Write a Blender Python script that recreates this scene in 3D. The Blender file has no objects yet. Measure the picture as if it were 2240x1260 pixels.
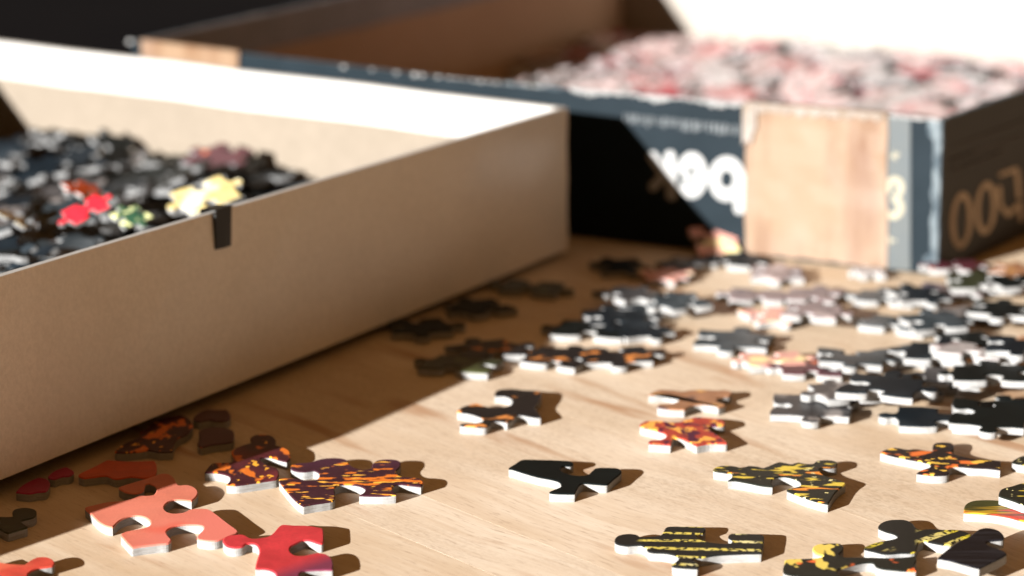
import bpy, math, random
import numpy as np
from mathutils import Vector, Matrix, noise
from mathutils.geometry import delaunay_2d_cdt

S = bpy.context.scene
R = random.Random(11)
COL = S.collection

# ------------------------------------------------------------------ camera
FPX, TH, CH = 6600.0, math.radians(13.5), 0.205      # focal length in photo pixels, tilt, height of the lens above the table
cam = bpy.data.cameras.new('camera')
cam.sensor_width = 36.0
cam.lens = 36.0 * FPX / 2240.0
cam.clip_start = 0.02
cam.clip_end = 100.0
cam.dof.use_dof = True
cam.dof.focus_distance = 0.665
cam.dof.aperture_fstop = 13.3
cam.dof.aperture_blades = 0
camo = bpy.data.objects.new('camera', cam)
COL.objects.link(camo)
camo.location = (0, 0, CH)
camo.rotation_euler = (math.pi / 2 - TH, 0, 0)
S.camera = camo

# ------------------------------------------------------------------ light
SUN_AZ, SUN_EL = math.radians(43.0), math.radians(14.3)
world = bpy.data.worlds.new('World')
S.world = world
world.use_nodes = True
bg = world.node_tree.nodes['Background']
bg.inputs['Color'].default_value = (1.0, 0.50, 0.17, 1)
bg.inputs['Strength'].default_value = 0.057
sun = bpy.data.lights.new('sun', 'SUN')
sun.energy = 4.6
sun.angle = math.radians(0.55)
sun.color = (1.0, 0.985, 0.96)
suno = bpy.data.objects.new('sun', sun)
COL.objects.link(suno)
sd = Vector((math.sin(SUN_AZ) * math.cos(SUN_EL), math.cos(SUN_AZ) * math.cos(SUN_EL), -math.sin(SUN_EL)))
suno.rotation_euler = sd.to_track_quat('-Z', 'Y').to_euler()
suno.location = -sd * 2
S.view_settings.view_transform = 'Standard'
S.view_settings.look = 'None'
S.view_settings.exposure = 1.98
S.view_settings.gamma = 1.0

# ------------------------------------------------------------------ geometry helpers
def ray(px, py):
    x = (px - 1120) / FPX
    y = (630 - py) / FPX
    return Vector((x, math.cos(TH) + y * math.sin(TH), -math.sin(TH) + y * math.cos(TH)))

def at(px, py, z=0.0):                      # point on the level z that the photo shows at this pixel
    d = ray(px, py)
    return Vector((0, 0, CH)) + d * ((z - CH) / d.z)

def on_plane(px, py, p, n):
    d = ray(px, py); o = Vector((0, 0, CH))
    return o + d * ((p - o).dot(n) / d.dot(n))

def link(name, me, mats, parent=None):
    o = bpy.data.objects.new(name, me)
    COL.objects.link(o)
    for m in (mats if isinstance(mats, (list, tuple)) else [mats]):
        me.materials.append(m)
    if parent: o.parent = parent
    return o

def mesh(name, vs, fs, mi=None, smooth=False):
    me = bpy.data.meshes.new(name)
    me.from_pydata([tuple(v) for v in vs], [], fs)
    if mi: me.polygons.foreach_set('material_index', mi)
    if smooth: me.polygons.foreach_set('use_smooth', [True] * len(me.polygons))
    me.update()
    return me

def tag(o, label=None, cat=None, group=None, kind=None):
    if label: o['label'] = label
    if cat: o['category'] = cat
    if group: o['group'] = group
    if kind: o['kind'] = kind
    return o

def empty(name, loc):
    o = bpy.data.objects.new(name, None)
    o.empty_display_size = 0.01
    COL.objects.link(o)
    o.location = loc
    return o

# ------------------------------------------------------------------ material helpers
class N:
    def __init__(s, name):
        s.m = bpy.data.materials.new(name); s.m.use_nodes = True
        s.t = s.m.node_tree; s.b = s.t.nodes['Principled BSDF']
        s.tc = s.t.nodes.new('ShaderNodeTexCoord')
        s.oi = s.t.nodes.new('ShaderNodeObjectInfo')
    def n(s, typ, **kw):
        x = s.t.nodes.new('ShaderNode' + typ)
        for k, v in kw.items(): setattr(x, k, v)
        return x
    def l(s, a, b): s.t.links.new(a, b)
    def mapping(s, scale, rot=0, src='Object', loc=(0, 0, 0)):
        mp = s.n('Mapping'); s.l(s.tc.outputs[src], mp.inputs['Vector'])
        mp.inputs['Scale'].default_value = scale
        mp.inputs['Rotation'].default_value = (0, 0, rot)
        mp.inputs['Location'].default_value = loc
        return mp.outputs['Vector']
    def noise(s, vec, scale=1, detail=3, rough=.55, seed=0, rnd=True):
        x = s.n('TexNoise'); x.noise_dimensions = '4D'
        s.l(vec, x.inputs['Vector']); x.inputs['Scale'].default_value = scale
        x.inputs['Detail'].default_value = detail; x.inputs['Roughness'].default_value = rough
        if rnd:
            w = s.n('Math'); w.operation = 'MULTIPLY_ADD'
            s.l(s.oi.outputs['Random'], w.inputs[0]); w.inputs[1].default_value = 37.0; w.inputs[2].default_value = seed
            s.l(w.outputs[0], x.inputs['W'])
        else: x.inputs['W'].default_value = seed
        return x.outputs['Fac']
    def step(s, v, a, b, inv=False):
        r = s.n('MapRange'); s.l(v, r.inputs['Value'])
        r.inputs['From Min'].default_value = a; r.inputs['From Max'].default_value = b
        if inv: r.inputs['To Min'].default_value = 1; r.inputs['To Max'].default_value = 0
        return r.outputs['Result']
    def mul(s, a, b):
        x = s.n('Math'); x.operation = 'MULTIPLY'
        s.l(a, x.inputs[0])
        if isinstance(b, float): x.inputs[1].default_value = b
        else: s.l(b, x.inputs[1])
        return x.outputs[0]
    def mix(s, fac, a, b):
        x = s.n('Mix'); x.data_type = 'RGBA'
        s.l(fac, x.inputs['Factor'])
        for v, i in ((a, 6), (b, 7)):
            if isinstance(v, tuple): x.inputs[i].default_value = (*v, 1)
            else: s.l(v, x.inputs[i])
        return x.outputs[2]
    def out(s, col, rough=.6, spec=.35):
        if isinstance(col, tuple): s.b.inputs['Base Color'].default_value = (*col, 1)
        else: s.l(col, s.b.inputs['Base Color'])
        s.b.inputs['Roughness'].default_value = rough
        s.b.inputs['Specular IOR Level'].default_value = spec
        return s.m
    def bump(s, v, strength, dist):
        b = s.n('Bump'); s.l(v, b.inputs['Height'])
        b.inputs['Strength'].default_value = strength; b.inputs['Distance'].default_value = dist
        s.l(b.outputs['Normal'], s.b.inputs['Normal'])

def mat_board(name, c, c2, rough=.85, scale=220.0, spec=.15, big=25.0, bump=.00012):
    k = N(name)
    f = k.noise(k.mapping((1, 1, 1)), scale, 4, .65)
    g = k.noise(k.mapping((1, 1, 1)), big, 3, .5, seed=3)
    c1 = k.mix(k.step(f, .35, .65), c, c2)
    avg = tuple((a + b) * .5 * .86 for a, b in zip(c, c2))
    c3 = k.mix(k.mul(k.step(g, .4, .75), .55), c1, avg)
    k.bump(f, .35, bump)
    return k.out(c3, rough, spec)

def mat_print(name, base, spots=(), rough=.42, spec=.2, tint=None, grad=None, rot0=0.0):
    """printed picture: base colour + blots; spots = (colour, scale, stretch_x, stretch_y, lo, hi, rot)"""
    k = N(name)
    f = k.noise(k.mapping((1, 1, 1)), 160.0, 3, .6, seed=1)
    d = tuple(x * .74 for x in base)
    col = k.mix(k.step(f, .35, .65), base, d)
    ink = k.noise(k.mapping((1, 1, 1)), 1300.0, 2, .6, seed=41)
    col = k.mix(k.mul(k.step(ink, .44, .62), .22), col, tuple(x * .5 for x in base))
    if tint:
        g = k.noise(k.mapping((1, 1, 1)), tint[1], 2, .5, seed=5)
        col = k.mix(k.step(g, tint[2], tint[3]), col, tint[0])
    if grad:                                   # (colour, direction x, y, from, to) along the piece
        vm = k.n('VectorMath'); vm.operation = 'DOT_PRODUCT'
        k.l(k.tc.outputs['Object'], vm.inputs[0]); vm.inputs[1].default_value = (grad[1], grad[2], 0)
        col = k.mix(k.step(vm.outputs['Value'], grad[3], grad[4]), col, grad[0])
    for i, (c, sc, sx, sy, lo, hi, rot) in enumerate(spots):
        v = k.mapping((sx, sy, 1), rot)
        g = k.noise(v, sc, 2, .5, seed=9 + 4 * i)
        col = k.mix(k.step(g, lo, hi), col, c)
    lin = k.noise(k.mapping((1, 1, 1)), 1900.0, 2, .5, seed=31)
    k.bump(lin, .35, .00012)
    return k.out(col, rough, spec)

def mat_rows(name, base, c1, c2, rot, period, lo=.62, spec=.35):
    """rows of lit windows printed on black"""
    k = N(name)
    v = k.mapping((1, 1, 1), rot)
    w = k.n('TexWave'); w.wave_type = 'BANDS'; w.bands_direction = 'Y'
    k.l(v, w.inputs['Vector']); w.inputs['Scale'].default_value = .314 / period
    w.inputs['Distortion'].default_value = 1.6; w.inputs['Detail'].default_value = 1.5
    w.inputs['Detail Scale'].default_value = 1.2
    band = k.step(w.outputs['Fac'], lo, lo + .12)
    dots = k.step(k.noise(k.mapping((1, 1, 1), rot), 900.0, 2, .5, seed=2), .42, .5)
    area = k.step(k.noise(k.mapping((1, 1, 1), rot), 75.0, 1, .4, seed=7), .44, .52)
    hue = k.step(k.noise(k.mapping((1, 1, 1), rot), 160.0, 1, .4, seed=8), .45, .6)
    m1 = k.mul(k.mul(band, dots), area)
    col = k.mix(m1, base, k.mix(hue, c1, c2))
    return k.out(col, .38, spec)

# paper and board
def mat_boxpaper():
    k = N('white_box_paper')
    f = k.noise(k.mapping((1, 1, 1)), 900.0, 4, .7)
    g = k.noise(k.mapping((1, 1, 1)), 22.0, 3, .55, seed=3)
    sc = k.noise(k.mapping((1, 1, 7), .5), 60.0, 4, .7, seed=6)
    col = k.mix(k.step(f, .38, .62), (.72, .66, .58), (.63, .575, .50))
    col = k.mix(k.mul(k.step(g, .40, .72), .5), col, (.55, .49, .41))
    col = k.mix(k.mul(k.step(sc, .63, .70), .35), col, (.78, .72, .64))
    b1 = k.n('Bump'); k.l(g, b1.inputs['Height']); b1.inputs['Strength'].default_value = .5; b1.inputs['Distance'].default_value = .0011
    b2 = k.n('Bump'); k.l(f, b2.inputs['Height']); b2.inputs['Strength'].default_value = .25; b2.inputs['Distance'].default_value = .00008
    k.l(b1.outputs['Normal'], b2.inputs['Normal']); k.l(b2.outputs['Normal'], k.b.inputs['Normal'])
    return k.out(col, .33, .5)
M_WHITEBOX = mat_boxpaper()
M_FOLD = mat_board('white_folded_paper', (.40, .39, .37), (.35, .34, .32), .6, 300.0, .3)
M_GREYBOARD = mat_board('grey_cardboard', (.180, .150, .118), (.158, .132, .103), .9, 350.0, .1)
M_KRAFT = mat_board('brown_cardboard', (.46, .32, .23), (.42, .29, .20), .85, 260.0, .15)
M_PALEWALL = mat_board('pale_lining_paper', (.235, .21, .18), (.21, .185, .155), .30, 200.0, .9, 14.0)
def mat_core():
    k = N('white_puzzle_card')
    f = k.noise(k.mapping((1, 1, 5)), 700.0, 4, .7)
    lay = k.noise(k.mapping((.08, .08, 1)), 2600.0, 2, .5, seed=5)
    col = k.mix(k.step(f, .36, .64), (.285, .283, .278), (.225, .222, .215))
    col = k.mix(k.mul(k.step(lay, .50, .62), .45), col, (.175, .165, .15))
    k.bump(f, .6, .00015)
    return k.out(col, .9, .1)
M_CORE = mat_core()
M_CORE_PILE = mat_board('grey_white_puzzle_card', (.17, .17, .168), (.11, .11, .11), .85, 500.0, .15, 200.0, .00006)
M_CORE_PINK = mat_board('white_pink_puzzle_card', (.17, .16, .158), (.13, .118, .116), .85, 500.0, .15, 200.0, .00006)
M_BLACK = mat_board('black_tape_plastic', (.012, .012, .011), (.02, .02, .018), .5, 300.0, .3)
M_SLATE = mat_board('slate_printed_card', (.0032, .0078, .0112), (.0058, .0112, .0155), .62, 60.0, .10, 16.0)
M_SLATEDK = mat_board('dark_printed_card', (.0075, .0066, .0072), (.012, .0105, .0115), .5, 60.0, .3, 20.0)
M_FOLDGREY = mat_board('grey_folded_card', (.24, .23, .25), (.19, .185, .20), .6, 120.0, .3)
M_LETTER = mat_board('white_lettering', (.27, .27, .265), (.25, .25, .245), .5, 400.0, .2)
M_CREAM = mat_board('cream_lettering', (.26, .235, .17), (.22, .20, .145), .5, 400.0, .2)
M_TANLET = mat_board('gold_lettering', (.52, .40, .29), (.42, .32, .23), .5, 200.0, .2)
M_DIMLET = mat_board('dim_lettering', (.05, .04, .038), (.03, .025, .024), .5, 200.0, .2)
M_SMALL = mat_board('small_grey_lettering', (.13, .14, .145), (.07, .08, .085), .5, 300.0, .2)
M_GREYSTRIP = mat_board('grey_printed_strip', (.052, .062, .066), (.062, .068, .066), .5, 100.0, .25)

def mat_worn():
    k = N('worn_card_edge')
    v = k.mapping((1, 1, .35))
    f = k.noise(v, 420.0, 4, .7)
    col = k.mix(k.step(f, .40, .58), (.022, .034, .043), (.105, .125, .135))
    g = k.noise(k.mapping((1, 1, 1)), 90.0, 3, .6, seed=4)
    col = k.mix(k.step(g, .58, .68), col, (.20, .195, .18))
    return k.out(col, .7, .2)
M_WORN = mat_worn()
M_CHIP = mat_board('white_torn_paper', (.24, .235, .225), (.15, .155, .155), .8, 500.0, .2)

def mat_tape():
    k = N('tan_paper_tape')
    f = k.noise(k.mapping((1, 1, .22)), 70.0, 4, .6)
    g = k.noise(k.mapping((1, 1, .5)), 38.0, 2, .5, seed=6)
    col = k.mix(k.step(f, .46, .62), (.166, .106, .063), (.098, .042, .015))
    col = k.mix(k.step(g, .50, .70), col, (.190, .136, .102))
    k.bump(f, .5, .0006)
    return k.out(col, .45, .35)
M_TAPE = mat_tape()
M_TAPEWORN = mat_board('peeling_tape_edge', (.20, .175, .155), (.13, .095, .065), .6, 160.0, .3, 60.0)

# printed pictures on the pieces
P = {}
ORG, YEL, MAR = (.75, .20, .025), (.62, .44, .035), (.075, .012, .018)
P['salmon'] = mat_print('print_salmon', (.64, .185, .118), [((.62, .115, .075), 55, 1, 1, .56, .66, 0)], tint=((.64, .20, .14), 30, .4, .7), grad=((.62, .17, .13), .8, -.4, 0, .012))
P['red'] = mat_print('print_red', (.55, .040, .048), [((.42, .03, .035), 60, 1, 1, .6, .72, 0)], grad=((.16, .03, .06), .75, -.65, .0055, .0115))
P['redorange'] = mat_print('print_red_orange', (.58, .07, .045), [((.70, .18, .09), 50, 1, 1, .58, .7, 0)])
P['fire'] = mat_print('print_fire_maroon', (.055, .012, .018), [((.62, .15, .02), 260, 1, .5, .54, .58, .5), ((.85, .40, .04), 520, 1, .5, .62, .66, .5)], tint=((.13, .02, .025), 60, .5, .65))
P['firerow'] = mat_print('print_fire_rows', (.045, .013, .022), [((.66, .17, .02), 380, .45, 1.1, .585, .615, 0), ((.90, .46, .06), 520, .4, 1.2, .61, .64, 0)], grad=((.05, .015, .03), 0, 1, .006, .012))
P['maroon'] = mat_print('print_maroon', (.075, .018, .026), [((.45, .10, .03), 260, 1, 1, .66, .7, 0)])
P['magenta'] = mat_print('print_magenta', (.34, .016, .07))
P['orange'] = mat_print('print_orange_red', (.60, .085, .02), [((.40, .04, .03), 70, 1, 1, .58, .7, 0)])
P['black'] = mat_print('print_black', (.004, .0065, .0065), rough=.55, spec=.1)
P['blackblue'] = mat_print('print_blue_black', (.006, .010, .014), tint=((.018, .025, .031), 70, .5, .7), rough=.55, spec=.11)
P['slate'] = mat_print('print_slate', (.022, .031, .037), tint=((.07, .083, .092), 80, .5, .68), spec=.18)
P['grey'] = mat_print('print_warm_grey', (.05, .048, .05), [((.20, .18, .17), 130, 1, 1, .56, .64, 0)], tint=((.02, .02, .022), 70, .45, .6))
P['olive'] = mat_print('print_olive', (.03, .035, .018), [((.07, .08, .03), 150, 1, 1, .58, .68, 0)])
P['yellowblots'] = mat_print('print_yellow_blots', (.014, .016, .012), [((.62, .46, .06), 300, .5, 1.1, .59, .63, .1), ((.72, .24, .03), 260, .4, 1.2, .62, .65, 0), ((.75, .66, .3), 620, .8, 1, .66, .69, 0)])
P['yelloworange'] = mat_print('print_orange_blots', (.016, .011, .012), [((.66, .15, .03), 240, .7, 1, .57, .61, 0), ((.75, .46, .07), 400, .8, 1, .61, .64, 0)])
P['blackorange'] = mat_print('print_black_orange', (.012, .011, .012), [((.66, .24, .06), 190, .8, 1, .60, .65, 0)])
P['redblots'] = mat_print('print_red_blots', (.42, .055, .035), [((.80, .36, .07), 330, 1, .6, .52, .58, .6), ((.07, .01, .03), 280, 1, .6, .55, .62, .4)])
P['tan'] = mat_print('print_tan_brown', (.36, .175, .09), [((.08, .05, .05), 110, 1, 1, .57, .65, 0), ((.6, .33, .10), 150, 1, 1, .62, .7, 0)])
P['mauve'] = mat_print('print_mauve', (.20, .15, .155), [((.42, .34, .33), 120, 1, 1, .54, .64, 0), ((.07, .055, .07), 90, 1, 1, .58, .68, 0)])
P['pinkcream'] = mat_print('print_pink_cream', (.66, .33, .27), [((.72, .60, .30), 120, 1, 1, .52, .6, 0)])
P['rowyellow'] = mat_rows('print_yellow_rows', (.012, .013, .013), (.62, .50, .10), (.70, .62, .30), 0.05, .0052, .74, .15)
P['rowslant'] = mat_rows('print_slanted_yellow_rows', (.012, .013, .012), (.62, .50, .035), (.55, .46, .16), -0.75, .0050, .58, .15)
P['stripes'] = mat_print('print_red_yellow_stripes', (.05, .05, .015), [((.40, .24, .02), 120, .3, 2.6, .50, .54, -.5), ((.42, .035, .02), 90, .3, 2.2, .55, .6, -.5)])
P['rowbig'] = mat_print('print_black_yellow_windows', (.013, .015, .012), [((.66, .50, .10), 170, 1.4, .7, .58, .61, 0), ((.68, .12, .03), 130, 1, 1, .60, .64, 0)])
P['darkstripe'] = mat_print('print_black_fine_stripe', (.006, .006, .009), [((.014, .014, .018), 300, .2, 2, .5, .6, -.6)], spec=.15)
P['greenish'] = mat_print('print_green', (.03, .09, .05), [((.7, .72, .35), 160, 1, 1, .52, .6, 0)])
P['yellow'] = mat_print('print_yellow', (.50, .40, .17), [((.60, .56, .40), 120, 1, 1, .5, .6, 0)])
P['brightred'] = mat_print('print_bright_red', (.60, .02, .035), [((.62, .1, .1), 60, 1, 1, .6, .7, 0)])
P['pink'] = mat_print('print_pink', (.40, .16, .155), [((.48, .32, .31), 90, 1, 1, .5, .6, 0)])
P['palepink'] = mat_print('print_pale_pink', (.46, .35, .335), [((.40, .15, .155), 120, 1, 1, .58, .66, 0)])
P['rose'] = mat_print('print_rose_red', (.27, .055, .068), [((.40, .24, .23), 110, 1, 1, .55, .64, 0)])
P['plum'] = mat_print('print_plum', (.10, .025, .045), [((.30, .2, .19), 120, 1, 1, .55, .65, 0)])
P['white'] = mat_print('print_white_grey', (.42, .385, .375), [((.24, .19, .185), 120, 1, 1, .55, .64, 0)])

# ------------------------------------------------------------------ floor and table
def mat_floor():
    k = N('black_floor')
    f = k.noise(k.mapping((1, 1, 1)), 3.0, 3, .5, rnd=False)
    return k.out(k.mix(k.step(f, .3, .7), (.0042, .0042, .005), (.006, .0056, .006)), .9, .02)
def sheet(name, x0, x1, y0, y1, z, m):
    return link(name, mesh(name, [(x0, y0, z), (x1, y0, z), (x1, y1, z), (x0, y1, z)], [(0, 1, 2, 3)]), m)
tag(sheet('floor', -20, 20, -8, 32, -.74, mat_floor()), kind='structure')

def mat_wood():
    k = N('light_wood')
    sx, sy = 1.0, 11.0
    warp = k.n('TexNoise'); k.l(k.tc.outputs['Object'], warp.inputs['Vector']); warp.inputs['Scale'].default_value = 9.0
    warp.inputs['Detail'].default_value = 2
    add = k.n('MixRGB') if False else k.n('VectorMath'); add.operation = 'MULTIPLY_ADD'
    k.l(warp.outputs['Color'], add.inputs[0]); add.inputs[1].default_value = (0.0, .018, 0.0)
    k.l(k.tc.outputs['Object'], add.inputs[2])
    def mp(scale):
        m = k.n('Mapping'); k.l(add.outputs[0], m.inputs['Vector']); m.inputs['Scale'].default_value = scale
        return m.outputs['Vector']
    a = k.noise(mp((1, 8, 1)), 7.0, 5, .6)                 # broad figure
    b = k.noise(mp((1, 22, 1)), 26.0, 5, .7, seed=2)       # fibres
    c = k.noise(mp((1, 9, 1)), 190.0, 3, .6, seed=5)        # pores
    d = k.noise(mp((1, 6, 1)), 16.0, 3, .5, seed=8)        # brown streaks
    e = k.noise(mp((1, 1.6, 1)), 21.0, 2, .5, seed=12)
    col = k.mix(k.step(a, .36, .64), (.64, .53, .405), (.53, .395, .265))
    col = k.mix(k.mul(k.step(e, .45, .72), .55), col, (.70, .60, .48))
    col = k.mix(k.mul(k.step(b, .44, .68), .62), col, (.50, .37, .25))
    col = k.mix(k.mul(k.step(c, .56, .70), .62), col, (.30, .20, .13))
    g = k.noise(k.mapping((1, 3, 1)), 620.0, 3, .6, seed=16)
    patch = k.step(k.noise(mp((1, 1.5, 1)), 13.0, 2, .5, seed=21), .40, .62)
    col = k.mix(k.mul(k.mul(k.step(g, .46, .66), patch), .75), col, (.33, .235, .15))
    col = k.mix(k.mul(patch, .30), col, (.47, .365, .26))
    col = k.mix(k.mul(k.step(d, .58, .70), .85), col, (.36, .20, .105))
    hs = k.n('HueSaturation'); k.l(col, hs.inputs['Color'])
    v = k.n('MapRange'); k.l(k.oi.outputs['Random'], v.inputs['Value']); v.inputs['To Min'].default_value = .91; v.inputs['To Max'].default_value = 1.06
    k.l(v.outputs[0], hs.inputs['Value'])
    v2 = k.n('MapRange'); k.l(k.oi.outputs['Random'], v2.inputs['Value']); v2.inputs['To Min'].default_value = 1.12; v2.inputs['To Max'].default_value = .95
    k.l(v2.outputs[0], hs.inputs['Saturation'])
    k.bump(b, .18, .0002)
    return k.out(hs.outputs['Color'], .52, .3)
M_WOOD = mat_wood()

table = empty('wooden_table', (0.1, .5, -.74))
tag(table, 'pale wooden plank table carrying the boxes and loose puzzle pieces', 'table')
tinv = Matrix.Translation(table.location).inverted()
sa, sb = at(1000, 1114), at(1317, 1241)
pdir = (sb - sa).normalized(); pdir.z = 0
pang = math.atan2(pdir.y, pdir.x)
pn = Vector((-pdir.y, pdir.x, 0))
TT = .028
edges = [-1.0]
off0 = 0.0
acc = -1.02
ws = []
x = 0.0
cuts = [0.0]
while cuts[-1] < 1.3: cuts.append(cuts[-1] + R.uniform(.052, .085))
neg = [-.021]
while neg[-1] > -1.3: neg.append(neg[-1] - R.uniform(.052, .085))
cuts = sorted(neg) + cuts
TXMIN, TXMAX, TYMIN, TYMAX = -.75, .8, -.25, 1.0
# table rectangle runs along the planks; its far end is cut square behind the boxes
far = .95
LEFT_END = (Vector((-.205, 1.045, 0)) - sa).dot(pdir)
for a, b in zip(cuts[:-1], cuts[1:]):
    if a > far: continue
    b2 = min(b, far)
    if b2 - a < .004: continue
    g = .000005
    L0, L1 = LEFT_END, 1.15
    c = sa + pn * ((a + b2) / 2)
    hw = (b2 - a) / 2 - g
    ch = .00003
    vs = []
    for lx in (L0, L1):
        for (yy, zz) in ((-hw, -TT), (hw, -TT), (hw, -ch), (hw - ch, 0), (-hw + ch, 0), (-hw, -ch)):
            vs.append((lx, yy, zz))
    fs = [(i, (i + 1) % 6, 6 + (i + 1) % 6, 6 + i) for i in range(6)] + [tuple(range(5, -1, -1)), tuple(range(6, 12))]
    o = link('plank', mesh('plank', vs, fs), M_WOOD)
    o.location = (c.x, c.y, 0); o.rotation_euler = (0, 0, pang)
    o.parent = table; o.matrix_parent_inverse = tinv
def boxmesh(x0, x1, y0, y1, z0, z1):
    v = [(x, y, z) for z in (z0, z1) for (x, y) in ((x0, y0), (x1, y0), (x1, y1), (x0, y1))]
    return v, [(3, 2, 1, 0), (4, 5, 6, 7), (0, 1, 5, 4), (1, 2, 6, 5), (2, 3, 7, 6), (3, 0, 4, 7)]
lo_n = cuts[0]
for (u_, w_) in ((LEFT_END + .06, lo_n + .1), (1.08, lo_n + .1), (LEFT_END + .06, far - .06), (1.08, far - .06)):
    c = sa + pdir * u_ + pn * w_
    o = link('leg', mesh('leg', *boxmesh(-.03, .03, -.03, .03, -.74, -TT - .0005)), M_WOOD)
    o.location = (c.x, c.y, 0); o.rotation_euler = (0, 0, pang); o.parent = table; o.matrix_parent_inverse = tinv

# ------------------------------------------------------------------ jigsaw pieces
def smooth_closed(pts, n=4):
    out = []; m = len(pts)
    for i in range(m):
        p0, p1, p2, p3 = (np.array(pts[(i + k - 1) % m], float) for k in range(4))
        sharp1 = corner(p0, p1, p2); sharp2 = corner(p1, p2, p3)
        t1 = (p2 - p0) * .5 * (.25 if sharp1 else 1); t2 = (p3 - p1) * .5 * (.25 if sharp2 else 1)
        L = np.linalg.norm(p2 - p1)
        for t_ in (t1, t2):
            l_ = np.linalg.norm(t_)
            if l_ > L * 1.3: t_ *= L * 1.3 / l_
        for k in range(n):
            t = k / n
            out.append(tuple((2*t**3-3*t*t+1)*p1 + (t**3-2*t*t+t)*t1 + (-2*t**3+3*t*t)*p2 + (t**3-t*t)*t2))
    return out
def corner(a, b, c):
    u = b - a; v = c - b
    return np.dot(u, v) / (np.linalg.norm(u) * np.linalg.norm(v) + 1e-12) < .25

def area2(p): return sum(p[i][0] * p[(i + 1) % len(p)][1] - p[(i + 1) % len(p)][0] * p[i][1] for i in range(len(p)))

def inset(p, d):
    n = len(p); out = []
    for i in range(n):
        a, b, c = (np.array(p[(i + k) % n]) for k in (-1, 0, 1))
        t = (c - a); l = np.linalg.norm(t) + 1e-9
        nrm = np.array((-t[1], t[0])) / l          # inward for counter-clockwise
        out.append(tuple(b + nrm * d))
    return out

def prism(p0, z0, p1, z1, top=True, bottom=True):
    """side wall from outline p0 at z0 to outline p1 at z1 with caps"""
    n = len(p0)
    vs = [(x, y, z0) for x, y in p0] + [(x, y, z1) for x, y in p1]
    fs = [(i, (i + 1) % n, n + (i + 1) % n, n + i) for i in range(n)]
    if top: fs.append(tuple(range(n, 2 * n)))
    if bottom: fs.append(tuple(range(n - 1, -1, -1)))
    return vs, fs

def piece_meshes(poly, h=.0020):
    if area2(poly) < 0: poly = poly[::-1]
    a = inset(poly, .00004)
    core = prism(a, 0, poly, h - .00035, True, True)
    f = prism(poly, h - .00034, poly, h - .00014, False, True)
    n = len(poly)
    q = inset(poly, .00022)
    vs, fs = f
    vs += [(x, y, h) for x, y in q]
    fs += [(n + i, n + (i + 1) % n, 2 * n + (i + 1) % n, 2 * n + i) for i in range(n)]
    fs.append(tuple(range(2 * n, 3 * n)))
    return mesh('card_core', *core), mesh('printed_face', vs, fs)

GRP = 'puzzle pieces scattered on the table'
PIECES = []        # (x, y, z) of placed pieces

def make_piece(poly, cx, cy, z, pr, label, tilt=(0, 0), h=.0020):
    root = empty('puzzle_piece', (cx, cy, z))
    root.rotation_euler = (tilt[0], tilt[1], 0)
    tag(root, label, 'puzzle piece', GRP)
    c, f = piece_meshes(poly, h)
    link('card_core', c, M_CORE, root)
    link('printed_face', f, P[pr], root)
    PIECES.append((cx, cy, z))
    return root

def traced(pts, off, pr, label, sc=3.15, z=0.0, h=.0021, tilt=(0, 0), n=4):
    w = [at(off[0] + x / sc, off[1] + y / sc, z + h) for x, y in pts]
    cx = sum(p.x for p in w) / len(w); cy = sum(p.y for p in w) / len(w)
    poly = smooth_closed([(p.x - cx, p.y - cy) for p in w], n)
    return make_piece(poly, cx, cy, z, pr, label, tilt, h)

A4, A5, A6, A7 = (0, 860), (400, 860), (1000, 860), (1540, 860)
traced([(585,790),(640,772),(740,750),(830,742),(900,728),(960,706),(1010,706),(1055,700),(1078,672),(1070,640),(1030,622),(1003,628),(996,650),(985,675),(930,690),(870,682),(835,665),(818,648),(860,632),(950,605),(1030,580),(1100,556),(1160,556),(1195,580),(1215,615),(1235,635),(1290,632),(1340,648),(1365,680),(1350,715),(1320,740),(1270,735),(1200,733),(1150,755),(1130,785),(1145,812),(1190,828),(1260,822),(1310,800),(1380,795),(1440,800),(1500,840),(1570,895),(1640,950),(1600,975),(1540,1000),(1480,1015),(1400,1012),(1360,1000),(1365,975),(1400,940),(1395,915),(1340,905),(1260,905),(1190,920),(1150,945),(1148,965),(1165,990),(1180,1010),(1160,1032),(1080,1040),(980,1052),(910,1062),(880,1035),(850,1000),(832,975),(860,955),(930,940),(1000,925),(1035,905),(1030,875),(990,850),(930,842),(870,855),(820,880),(790,910),(775,922),(730,912),(680,885),(630,835)],
       A4, 'salmon', 'large salmon pink puzzle piece with four notches half in the box shadow')
traced([(275,1015),(300,985),(360,975),(420,975),(470,1000),(530,998),(590,985),(630,955),(660,920),(690,905),(760,910),(850,912),(940,925),(965,935),(970,970),(968,1030),(940,1035),(880,1015),(830,1012),(780,1035),(740,1060),(738,1090),(770,1115),(820,1120),(870,1112),(930,1100),(990,1110),(1025,1140),(1035,1180),(1030,1215),(960,1215),(890,1218),(830,1225),(800,1250),(810,1290),(840,1330),(800,1370),(720,1380),(650,1360),(620,1330),(645,1290),(640,1245),(610,1222),(560,1210),(500,1208),(505,1170),(520,1120),(528,1085),(515,1050),(490,1035),(440,1035),(410,1055),(350,1062),(300,1050)],
       A5, 'red', 'bright red puzzle piece with a rounded tab and purple lower corner')
traced([(150,545),(175,510),(205,482),(270,478),(310,478),(340,470),(350,450),(342,425),(335,400),(370,375),(420,355),(470,340),(465,310),(490,290),(550,283),(610,292),(640,320),(640,355),(690,372),(735,400),(740,450),(715,470),(665,458),(600,440),(550,442),(535,458),(560,482),(610,505),(650,518),(662,550),(655,580),(640,592),(560,605),(450,622),(370,632),(300,628),(325,600),(320,570),(270,552),(210,545)],
       A5, 'fire', 'maroon puzzle piece with orange flames left of the longer fiery piece')
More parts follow.
